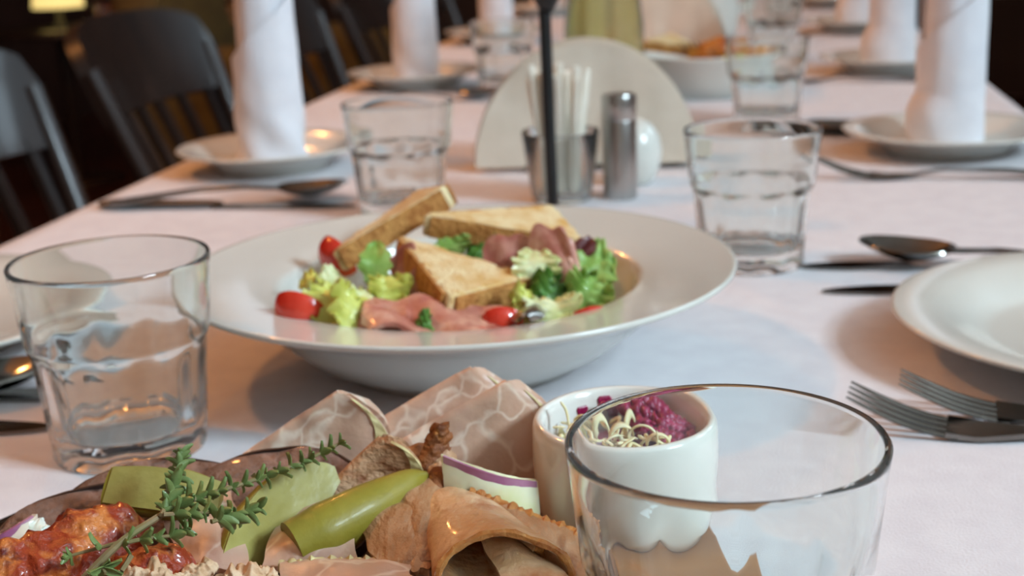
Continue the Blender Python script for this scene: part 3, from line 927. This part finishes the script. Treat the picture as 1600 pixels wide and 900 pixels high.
# brown coarse sausage slices
m_saus = mat('brown_sausage', '#70564a', 0.55, '#927264', scale=160, lo=.42, hi=.66, coat=.2, bump=.8, bscale=350, col3='#4a332b', lo3=.56, hi3=.66, scale3=130)
m_skin = mat('dark_sausage_skin', '#3c2720', 0.45, '#2b1a15', scale=40, coat=.3)
def disc(label, c, rx, ry, tilt, rz, seed, th=.006):
    t = thing('sausage_slice', label, 'sausage', c, rz)
    Rm = Matrix.Rotation(tilt, 4, 'X')
    prof = [(.0, -.5), (.6, -.5), (.95, -.5), (1, -.35), (1.0, .35), (.95, .5), (.6, .52), (.0, .5)]
    V, Fc = [], []
    n = 48
    for a_ in range(n):
        a = 2 * PI * a_ / n
        e = 1 + .05 * nz((math.cos(a) * 1.5, math.sin(a) * 1.5, seed), 1, seed) + .02 * nz((math.cos(a) * 8, math.sin(a) * 8, seed), 1, seed)
        for r, z in prof:
            V.append(Rm @ Vector((max(r, .004) * rx * e * math.cos(a), max(r, .004) * ry * e * math.sin(a), z * th + .003 * nz((r * math.cos(a) * 2, r * math.sin(a) * 2, 0), 1, seed))))
    m_ = len(prof)
    for j in range(n):
        k = (j + 1) % n
        for i in range(m_ - 1): Fc.append((j * m_ + i, k * m_ + i, k * m_ + i + 1, j * m_ + i + 1))
    link('face', mesh('face', V, Fc, sharp=50), m_saus, t)
    V2, F2 = [], []
    pts = []
    for a_ in range(n + 1):
        a = 2 * PI * a_ / n
        e = 1 + .05 * nz((math.cos(a) * 1.5, math.sin(a) * 1.5, seed), 1, seed) + .02 * nz((math.cos(a) * 8, math.sin(a) * 8, seed), 1, seed)
        pts.append((a, e))
    link('casing', sheet('casing', lambda u, v: Rm @ Vector((rx * 1.006 * pts[int(round(u * n))][1] * math.cos(2 * PI * u), ry * 1.006 * pts[int(round(u * n))][1] * math.sin(2 * PI * u), lerp(-.42, .42, v) * th)), n, 3, .0008), m_skin, t)
    return t
disc('coarse brown sausage slice behind the back pickle', W(430, 805, .440), .036, .030, .42, -.1, 1)
disc('coarse brown sausage slice lying under the back pickle', W(250, 812, .440), .036, .028, .38, .15, 2)
disc('dark brown sausage slice behind the chorizo', W(150, 850, .425), .034, .026, .36, .3, 3)

# chorizo
m_chor = mat('chorizo', '#97361a', 0.32, '#cf7a3a', scale=100, lo=.48, hi=.62, coat=.5, bump=1.0, bscale=260, col3='#5f1812', lo3=.54, hi3=.66, scale3=120)
def lumpy(label, pts, radii, seed, m, name, cat, amp=.28, n=64, seg=40, fq=120):
    S = spline(pts, n)
    rad = [interp(np.linspace(0, 1, len(radii)), radii, i / n) for i in range(n + 1)]
    V, Fc = tube_vf(S, rad, seg)
    for i in range(len(V)):
        c = S[i // seg] if i // seg <= n else S[-1]
        V[i] = c + (V[i] - c) * (1 + amp * nz(V[i], fq, seed) + amp * .6 * nz(V[i], fq * 2.6, seed + 3))
    return wobj(name, mesh(name, V, Fc), m, label, cat)
lumpy('glossy red chorizo piece with orange fat lumps under thyme', [W(-10, 925, .376), W(60, 895, .384), W(130, 868, .394), W(195, 836, .406), W(226, 826, .410)], [.010, .0125, .0130, .0115, .004], 1, m_chor, 'chorizo', 'chorizo')
lumpy('red chorizo end beside the pale pork crumb', [W(205, 915, .378), W(250, 895, .386), W(285, 882, .392), W(300, 874, .394)], [.009, .0095, .0075, .003], 2, m_chor, 'chorizo', 'chorizo')

# pickles
m_pick = mat('pickle_green', '#857a28', 0.42, '#98893c', scale=45, lo=.4, hi=.7, coat=.08, spec=.3, bump=.25, bscale=160, stretch=(1, .4, 1))
m_pickc = mat('pickle_cut_face', '#948a44', 0.4, '#a39a58', scale=60, coat=.2, bump=.2, bscale=200)
def spear(label, pts, radii, cutn, m_s, m_c, seed, seg=26, n=26, keep=.25):
    """a lengthwise cut pickle: round skin, flat cut face looking along cutn"""
    S = spline(pts, n)
    rad = [interp(np.linspace(0, 1, len(radii)), radii, i / n) for i in range(n + 1)]
    cutn = Vector(cutn).normalized()
    base = Vector((S[n // 2].x, S[n // 2].y, min(p.z for p in S) - max(rad)))
    t = thing('pickle_spear', label, 'pickle', base)
    V, Fc = tube_vf(S, rad, seg)
    for i, v in enumerate(V):
        c = S[i // seg]; r = rad[i // seg]
        q = (v - c).dot(cutn)
        if q > r * keep: V[i] = v - cutn * (q - r * keep)
        else: V[i] = v + (v - c) * (.05 * nz(v, 110, seed))
    sub('skin', mesh('skin', V, Fc, sharp=45), m_s, t)
    side = [((S[min(i + 1, n)] - S[max(i - 1, 0)]).normalized().cross(cutn)).normalized() for i in range(n + 1)]
    hw = math.sqrt(1 - keep ** 2) * .96
    f = lambda u, v: S[int(round(u * n))] + cutn * (rad[int(round(u * n))] * keep + .0005) + side[int(round(u * n))] * ((2 * v - 1) * rad[int(round(u * n))] * hw)
    sub('cut_face', sheet('cut_face', f, n, 6, .0008), m_c, t)
    return t
spear('pale green tapered pickle spear lying in front', [W(458, 856, .404), W(510, 830, .410), W(580, 790, .420), W(640, 755, .430), W(667, 741, .434)], [.0088, .0098, .0080, .0050, .0012], (-.5, .3, -.9), m_pick, m_pickc, 1)
spear('pickle spear with light cut face standing under the thyme', [W(372, 890, .402), W(395, 840, .412), W(440, 785, .424), W(500, 752, .436), W(524, 742, .440)], [.0090, .0100, .0095, .0070, .0030], (.80, -.42, .42), m_pick, m_pickc, 2, keep=.1)
spear('blunt olive pickle piece on the brown sausage slices', [W(172, 764, .428), W(220, 768, .426), W(290, 776, .424), W(345, 782, .424)], [.0075, .0085, .0088, .0060], (.1, -.7, .7), m_pick, m_pickc, 3, keep=.45)

# red onion
m_on = mat('onion_flesh', '#e6e3c4', 0.3, '#cfd07e', scale=26, lo=.45, hi=.65, coat=.5, sss=.3, bump=.15, bscale=150)
m_onp = mat('purple_onion_skin', '#9a5a7d', 0.3, '#b98aa0', scale=60, coat=.5)
def onion(label, A, B, out, h, seed, m_in=m_on, layers=2):
    A, B, out = Vector(A), Vector(B), Vector(out).normalized()
    t = thing('onion_wedge', label, 'onion', (A + B) / 2 - UP * h)
    mid = (A + B) / 2
    for k in range(layers):
        f = lambda u, v, k=k: A.lerp(B, u) + out * (.007 * math.sin(u * PI) * (1 - .2 * k) + .006 * v) - UP * (h * v * (1 - .1 * k)) - out * (.0022 * k + .004 * v * v) + UP * (.0007 * nz((u * 8, v * 8, 0), 1, seed))
        sub('layer', sheet('layer', f, 20, 10, .0024), m_in, t)
    f = lambda u, v: A.lerp(B, u) + out * (.007 * math.sin(u * PI) + .0015) + UP * (.0005 - .0035 * v)
    sub('skin', sheet('skin', f, 20, 3, .0010), m_onp, t)
    return t
onion('red onion wedge with purple edge against the ramekin', W(692, 712, .432), W(836, 752, .436), (.2, -1, .1), .0165, 1)
onion('white onion wedge with purple rim beside the chorizo', W(-15, 842, .412), W(52, 806, .420), (.1, -1, .2), .018, 2, mat('pale_onion', '#dcbfa4', .3, '#e9d9c6', scale=30, coat=.4, sss=.3))
m_onw = mat('white_onion_core', '#eeeee0', .35, '#e0e2cc', scale=40, coat=.4, sss=.2)
t = thing('onion_core', 'ragged white onion core fanned beside purple onion rim', 'onion', W(62, 838, .416))
for k, (px, py) in enumerate(((62, 810), (72, 820), (84, 826), (92, 834))):
    sub('petal', leaf_me('petal', W(50 + k * 2, 848, .414), W(px, py, .418 + .001 * k), (-.2, -1, .4), .006, k, frill=.0005, curl=.001, freq=2), m_onw, t)

# front roast pieces
def cone_roll(label, Q0, Q1, r0, r1, seed, turns=1.35, ph=0.0):
    Q0, Q1 = Vector(Q0), Vector(Q1)
    axd = (Q1 - Q0).normalized(); a = (UP - axd * axd.dot(UP)).normalized(); b = axd.cross(a)
    t = thing('pork_roll', label, 'meat', Vector((Q1.x, Q1.y, .0095)))
    def f(u, v):
        q = ph + u * turns * 2 * PI
        r = lerp(r0, r1, v ** .8) * (1 - .30 * u) + .0012 * nz((math.cos(q) * 2, math.sin(q) * 2, v * 3), 1, seed)
        ext = .006 * math.sin(q * 1.5 + seed) * v
        return Q0.lerp(Q1, v) + axd * ext + a * (r * math.cos(q) * .62) + b * (r * math.sin(q) * 1.12)
    sub('slice', sheet('slice', f, 90, 26, .0024), m_roast2, t)
    pts = [Vector(f(u, 1.0)) for u in np.linspace(0, .995, 70)]
    sub('edge', tube('edge', pts, [.0013 + .0003 * math.sin(i * 1.7) for i in range(70)], 6), m_edge, t)
    return t
m_roast2 = mat('pale_roast', '#cc9c6c', 0.4, '#e0c29c', scale=50, lo=.36, hi=.62, coat=.25, sss=.1, bump=.6, bscale=300, col3='#b06a30', lo3=.52, hi3=.68, scale3=55)
m_edge = mat('golden_roast_edge', '#c98a48', 0.5, '#a8632a', scale=200, bump=.8, bscale=420)
cone_roll('pale roast pork slice rolled into an open cone', W(698, 785, .428), W(778, 898, .380), .0080, .0200, 1, ph=PI)
# slab to the right of the roll
def slab(label, A, B, C, D, th, seed, m, name='roast_slice', rim=True, wob=.0015, m_r=None):
    A, B, C, D = map(Vector, (A, B, C, D))
    def f(u, v):
        p = A.lerp(B, u).lerp(D.lerp(C, u), v)
        e = (1 - 2 * u); g = (1 - 2 * v)
        p = p + (B - A) * (.04 * nz((u * 2, v * 4, seed), 1, seed)) + (D - A) * (.05 * nz((u * 4, v * 2, seed), 1, seed + 2))
        return p + Vector((0, -.5, .8)) * (wob * 1.6 * nz(p, 80, seed) + .004 * math.sin(u * PI) * math.sin(v * PI))
    mid = (A + B + C + D) / 4
    t = thing(name, label, 'meat', Vector((mid.x, mid.y, min(p.z for p in (A, B, C, D)))))
    sub('slice', sheet('slice', f, 30, 26, th), m, t)
    if rim:
        pts = [Vector(f(u, 0.0)) for u in np.linspace(0, 1, 40)]
        sub('crust', tube('crust', pts, [th * .62 + .0005 * math.sin(i * 2.3) + .0004 * math.sin(i * 5.1) for i in range(40)], 8), m_r or m_brown, t)
    return t
slab('sliced roast pork slab with orange crust below the onion', W(730, 778, .424), W(915, 850, .412), W(920, 935, .385), W(770, 890, .392), .0060, 3, m_roast, m_r=m_edge)
slab('pale roast flap under the open cone roll', W(740, 815, .402), W(840, 870, .392), W(905, 925, .372), W(790, 925, .372), .0030, 4, m_roast2, rim=False)
slab('roast pork slice with browned edge behind the front pickle', W(500, 775, .448), W(655, 708, .456), W(690, 790, .432), W(540, 830, .428), .0040, 5, m_roast)
slab('roast pork slice under the tip of the front pickle', W(560, 800, .425), W(680, 770, .428), W(690, 890, .388), W(590, 890, .388), .0040, 6, m_roast)
slab('browned roast slice left of the cone roll', W(625, 745, .438), W(690, 735, .442), W(672, 900, .384), W(640, 900, .386), .0035, 7, m_roast)
slab('pink roast slice edge at the front of the board', W(440, 886, .392), W(640, 872, .392), W(650, 940, .368), W(440, 940, .368), .0035, 8, m_pork, m_r=m_rind)
slab('grey-pink cold cut between the two front pickles', W(440, 812, .424), W(540, 775, .430), W(560, 880, .396), W(410, 895, .394), .0030, 9, m_pork, rim=False)
slab('pork slice lying beneath the thyme stems', W(250, 800, .428), W(360, 770, .436), W(390, 890, .396), W(300, 900, .392), .0030, 10, m_pork, rim=False)
# twisted crisp strip standing up
S = spline([W(640, 778, .432), W(660, 738, .440), W(678, 705, .444), W(684, 680, .446), W(690, 660, .447)], 40)
wobj('crisp_strip', sheet('crisp_strip', lambda u, v: S[int(round(u * 40))] + Vector((.9, -.25 + .5 * math.sin(u * 3), .15)) * ((v - .5) * interp([0, .3, .6, .85, 1], [.014, .013, .0085, .0060, .0035], u) * (1 + .45 * nz((u * 14, round(v) * 3, 0), 1, 3) + .25 * nz((u * 40, round(v) * 3, 0), 1, 5))) + Vector((0, -1, 0)) * (.0025 * math.sin(v * PI) + .0012 * nz((u * 12, v * 4, 0), 1, 3)), 40, 12, .0022), m_brown, 'browned crisp strip of pork standing up between slices', 'meat')
lumpy('folded browned pork edge below the crisp strip', [W(600, 745, .446), W(640, 728, .448), W(672, 722, .448), W(690, 745, .440), W(672, 790, .428)], [.004, .0065, .007, .0065, .004], 5, m_roast, 'roast_fold', 'meat', .25, fq=120)
lumpy('crinkled crust at the top of the open cone roll', [W(672, 772, .430), W(690, 752, .434), W(712, 750, .434), W(735, 762, .430)], [.003, .0048, .0050, .003], 6, m_brown, 'roast_crust', 'meat', .3, fq=150)
m_crumbm = mat('pale_pork_crumb', '#d6b492', .6, '#b98452', scale=90, lo=.45, hi=.7, bump=.9, bscale=220)
lumpy('pale pork crumb at the foot of the thyme stem', [W(175, 918, .374), W(200, 905, .376), W(245, 903, .376), W(270, 912, .374)], [.002, .0045, .0045, .002], 7, m_crumbm, 'pork_crumb', 'meat', .6, fq=300)
lumpy('ragged pork chunk with browned rim below the standing pickle', [W(330, 920, .372), W(365, 910, .374), W(410, 907, .376), W(440, 915, .374)], [.002, .004, .004, .002], 8, m_crumbm, 'pork_crumb', 'meat', .65, fq=320)
lumpy('long pale pork shred right of the chorizo end', [W(262, 920, .374), W(300, 902, .380), W(325, 890, .384), W(340, 884, .386)], [.002, .0035, .003, .001], 9, m_crumbm, 'pork_crumb', 'meat', .6, fq=320)

# serving fork by the left edge of the board
q = W(44, 806, .455)
make_fork('serving fork lying at the edge of the dark sausage slice', q - Vector((0, 0, .0172)), PI - .05)

# thyme
m_stem = mat('thyme_stem', '#8a7352', .7, '#6f6a3c', scale=60)
m_thy = mat('thyme_leaf', '#5c7038', .5, '#8a9c60', scale=90, coat=.15, bump=.2, bscale=300)
def thyme_leaf_me():
    return sheet('leaf', lambda u, v: ((u - .5) * .0030 * math.sin(min(1, .08 + v * .9) * PI) ** .8 * 1.0, v * .0062, .0011 * v * v * -1 + .0009 * abs(2 * u - 1) ** 2), 4, 6, .00035)
lm = thyme_leaf_me(); lm.materials.append(m_thy)
th = thing('thyme_sprig', 'green thyme sprig lying over chorizo and pickles', 'herb', W(300, 840, .392))
random.seed(11)
TI = th.matrix_basis.inverted()
def branch(pts, r0, r1, dens, nm, lscale=1.0, start=0.0):
    S = spline(pts, 30)
    sub(nm, tube(nm, S, [lerp(r0, r1, i / 30) for i in range(31)], 7), m_stem, th)
    L_ = sum((S[i + 1] - S[i]).length for i in range(30))
    k = int(L_ / dens)
    for q in range(k):
        u = start + (1 - start) * (q + .6) / k
        i = min(int(u * 30), 29)
        p = S[i].lerp(S[i + 1], u * 30 - i)
        d = (S[i + 1] - S[i]).normalized()
        a0 = random.uniform(0, PI); p = p + d * random.uniform(-.0006, .0006)
        for s_ in (0, PI, PI / 2, 1.5 * PI, .25 * PI)[:random.choice((3, 4, 5))]:
            o1 = d.orthogonal().normalized(); o2 = d.cross(o1)
            side = (o1 * math.cos(a0 + s_) + o2 * math.sin(a0 + s_))
            y = (side * random.uniform(.6, 1.1) + d * random.uniform(.2, 1.3) + UP * .15).normalized()
            x = y.cross(d).normalized(); z = x.cross(y)
            sc = lscale * random.uniform(.65, 1.2) * (1.05 - .35 * u)
            o = bpy.data.objects.new('leaf', lm); COL.objects.link(o); o.parent = th
            Mx = Matrix(((x.x * sc, y.x * sc, z.x * sc, p.x), (x.y * sc, y.y * sc, z.y * sc, p.y), (x.z * sc, y.z * sc, z.z * sc, p.z), (0, 0, 0, 1)))
            o.matrix_basis = TI @ Mx
Y = .386
branch([W(130, 905, .368), W(185, 850, .374), W(240, 812, .384), W(290, 785, .394), W(350, 765, .402), W(420, 742, .412), W(480, 718, .420), W(532, 692, .428)], .0013, .0005, .0055, 'stem', 1.05, .32)
branch([W(252, 805, .384), W(268, 770, .396), W(278, 735, .406), (W(284, 708, .412))], .0008, .0004, .0032, 'branch')
branch([W(255, 804, .384), W(300, 802, .388), W(345, 800, .392)], .0008, .0004, .0038, 'branch')
branch([W(175, 852, .374), W(225, 842, .378), W(270, 836, .382), W(292, 826, .384)], .0008, .0004, .0036, 'branch')
branch([W(185, 848, .374), W(140, 860, .374), W(95, 872, .372)], .0007, .0004, .0060, 'branch', .9)
branch([W(330, 815, .386), W(365, 805, .392), W(402, 792, .398)], .0008, .0004, .0034, 'branch', 1.1)
branch([W(150, 880, .371), W(158, 885, .370), W(165, 896, .368)], .0007, .0005, .0026, 'branch', 1.1)
branch([W(205, 868, .374), W(198, 880, .372), W(190, 892, .370)], .0009, .0008, .02, 'branch', .6)

# ------------------------------------------------------------------ things in the middle of the table
ps = thing('metal_stand', 'thin black metal stand behind the salad plate', 'stand', (.0325, .985, 0))
link('base', lathe('base', [(.0002, 0), (.030, 0), (.030, .003), (.006, .006), (.0045, .008), (.0002, .008)], 40), m_black, ps)
link('pole', tube('pole', [(0, 0, .005), (-.001, 0, .09), (-.0015, 0, .165)], .0043, 14), m_black, ps)
link('socket', lathe('socket', [(.0002, .152), (.0045, .152), (.0075, .158), (.0125, .168), (.0135, .178), (.0135, .20), (.0122, .20), (.012, .172), (.0002, .168)], 32), m_black, ps)
# toothpick glass
TG = Vector((.0425, 1.062, 0))
tg = link('toothpick_glass', lathe('toothpick_glass', [(.0002, .001), (.021, .0005), (.0232, .002), (.0245, .010), (.0303, .055), (.0301, .0560), (.0296, .0556), (.0239, .009), (.021, .0045), (.0002, .004)], 64), m_glass, loc=TG)
tag(tg, 'small clear glass holding wrapped toothpicks', 'glass')
m_tp = mat('toothpick_paper', '#efe8da', .8, '#e6ddcb', scale=40)
tpm = boxm('toothpick', -.0028, .0028, -.0009, .0009, 0, .098, .0008, 1)
tpm.materials.append(m_tp)
random.seed(3)
for k in range(34):
    a = random.uniform(0, 2 * PI); r = .020 * math.sqrt(random.random())
    o = bpy.data.objects.new('wrapped_toothpick', tpm); COL.objects.link(o)
    lx = interp([-.02, .02], [-.16, .16], r * math.cos(a)) + random.uniform(-.05, .05)
    ly = interp([-.02, .02], [-.14, .14], r * math.sin(a)) + random.uniform(-.05, .05)
    o.location = TG + Vector((r * math.cos(a) * .75, r * math.sin(a) * .75, .0075))
    o.rotation_euler = (-ly * .8, lx * .9, random.uniform(-.6, .6))
    o.scale = (1, 1, random.uniform(.90, 1.04))
    tag(o, 'paper-wrapped toothpick standing in the small clear glass', 'toothpick', 'toothpicks in the small glass')
sh = thing('steel_shaker', 'slim brushed steel shaker beside the toothpick glass', 'shaker', (.0885, 1.062, 0))
link('body', lathe('body', [(.0002, .0005), (.0125, 0), (.0133, .001), (.0135, .003), (.0135, .062), (.0132, .0628), (.0002, .0628)], 48, sharp=40), m_bright, sh)
link('cap', lathe('cap', [(.0002, .0625), (.0131, .0628), (.0137, .0636), (.0137, .080), (.0128, .0824), (.0002, .0832)], 48, sharp=40), m_bright, sh)
eg = thing('ceramic_shaker', 'rounded white ceramic shaker behind the steel one', 'shaker', (.1035, 1.118, 0))
link('body', lathe('body', [(.0002, .001), (.014, 0), (.019, .006), (.0235, .018), (.0245, .028), (.0225, .040), (.016, .050), (.008, .0545), (.0002, .0555)], 48), m_china, eg)
for k in range(3):
    a = k * 2.1
    link('hole', lathe('hole', [(.0002, .0), (.0010, .0), (.0010, .0006), (.0002, .0006)], 10), m_black, eg, loc=(.003 * math.cos(a), .003 * math.sin(a), .0548))
# fans of paper napkins
def fan(label, loc, R, n, rotz, seed):
    t = thing('napkin_fan', label, 'napkins', loc, rotz)
    for k in range(n):
        y = (k - n / 2) * .0042
        tw = .05 * math.sin(k * 2.3 + seed)
        rr = R * (1 - .018 * ((k * 7 + seed) % 5) / 2)
        def f(u, v, y=y, tw=tw, rr=rr):
            a = lerp(.02, PI - .02, u) + tw * .2
            r = rr * (.04 + .96 * v)
            return (r * math.cos(a) + .02 * tw, y + .006 * v * (k - n / 2) / n * 2 + .0012 * math.sin(a * 6 + k), .004 + r * math.sin(a) * 1.10)
        link('paper_napkin', sheet('paper_napkin', f, 36, 8, .0014), m_paper, t)
    link('holder', boxm('holder', -R * .55, R * .55, -n * .0042 / 2 - .006, n * .0042 / 2 + .006, 0, .006, .002), m_steel, t)
    return t
fan('fan of beige paper napkins behind the toothpick glass', (.072, 1.212, 0), .0985, 12, -.10, 1)
fan('fan of paper napkins beyond the lemon carafe', (.245, 2.12, 0), .098, 10, -.25, 2)
# carafe with a yellow-green drink
m_drink = mat('yellow_green_drink', '#e0dfa8', .05, '#d6d890', scale=20, trans=.9, ior=1.33)
cf = thing('carafe', 'clear glass carafe of yellow-green lemon drink', 'carafe', (.118, 1.60, 0))
link('glass', lathe('glass', [(.0002, .001), (.040, 0), (.046, .004), (.047, .03), (.046, .09), (.041, .13), (.030, .17), (.028, .20), (.032, .225), (.0305, .225), (.0265, .20), (.0285, .17), (.039, .13), (.044, .09), (.045, .03), (.042, .008), (.0002, .007)], 64), m_glass, cf)
link('drink', lathe('drink', [(.0002, .0075), (.0415, .0085), (.0446, .03), (.0436, .09), (.0386, .13), (.0345, .148), (.0002, .148)], 48), m_drink, cf)
# dish with sandwiches
ds = thing('deep_dish', 'deep white dish of sandwiches behind the napkin fan', 'dish', (.245, 1.655, 0))
link('body', lathe('body', [(.0002, .003), (.055, .003), (.058, 0), (.063, 0), (.072, .020), (.088, .046), (.091, .050), (.0895, .0515), (.085, .049), (.068, .022), (.056, .008), (.0002, .007)], 64), m_china, ds)
a, b, c = Vector((.165, 1.62, .070)), Vector((.235, 1.62, .058)), Vector((.205, 1.67, .072))
toast('toast triangle leaning on the rim of the far dish', a, b, c, .012, 8, [(a, b)])
lumpy('reddish browned meat in the far dish', [Vector((.215, 1.60, .052)), Vector((.25, 1.595, .056)), Vector((.30, 1.61, .054))], [.008, .016, .008], 12, mat('baked_topping', '#a8531f', .4, '#d08a35', scale=50, coat=.3, bump=.5, bscale=120, col3='#6a2412'), 'baked_topping', 'food', .3, fq=60)
lumpy('red pepper piece at the edge of the far dish', [Vector((.150, 1.63, .062)), Vector((.163, 1.625, .066)), Vector((.172, 1.63, .060))], [.004, .008, .004], 13, m_tom, 'pepper_piece', 'food', .2, fq=60)
lumpy('green salad scrap in the far dish', [Vector((.245, 1.575, .047)), Vector((.262, 1.573, .049)), Vector((.275, 1.58, .047))], [.003, .006, .003], 14, m_l_y, 'salad_scrap', 'food', .3, fq=60)
make_fork('fork stuck into the sandwiches of the far dish', Vector((.212, 1.585, .052)), 1.15)
# a white jug further on
jg = thing('ceramic_jug', 'white ceramic jug beyond the sandwich dish', 'jug', (.335, 2.28, 0))
link('body', lathe('body', [(.0002, .001), (.040, 0), (.052, .02), (.056, .05), (.048, .09), (.036, .12), (.038, .145), (.036, .145), (.034, .12), (.045, .09), (.053, .05), (.049, .022), (.0002, .008)], 48), m_china, jg)
link('handle', tube('handle', spline([(.036, 0, .128), (.070, 0, .12), (.076, 0, .08), (.052, 0, .045)], 16), .006, 10), m_china, jg)
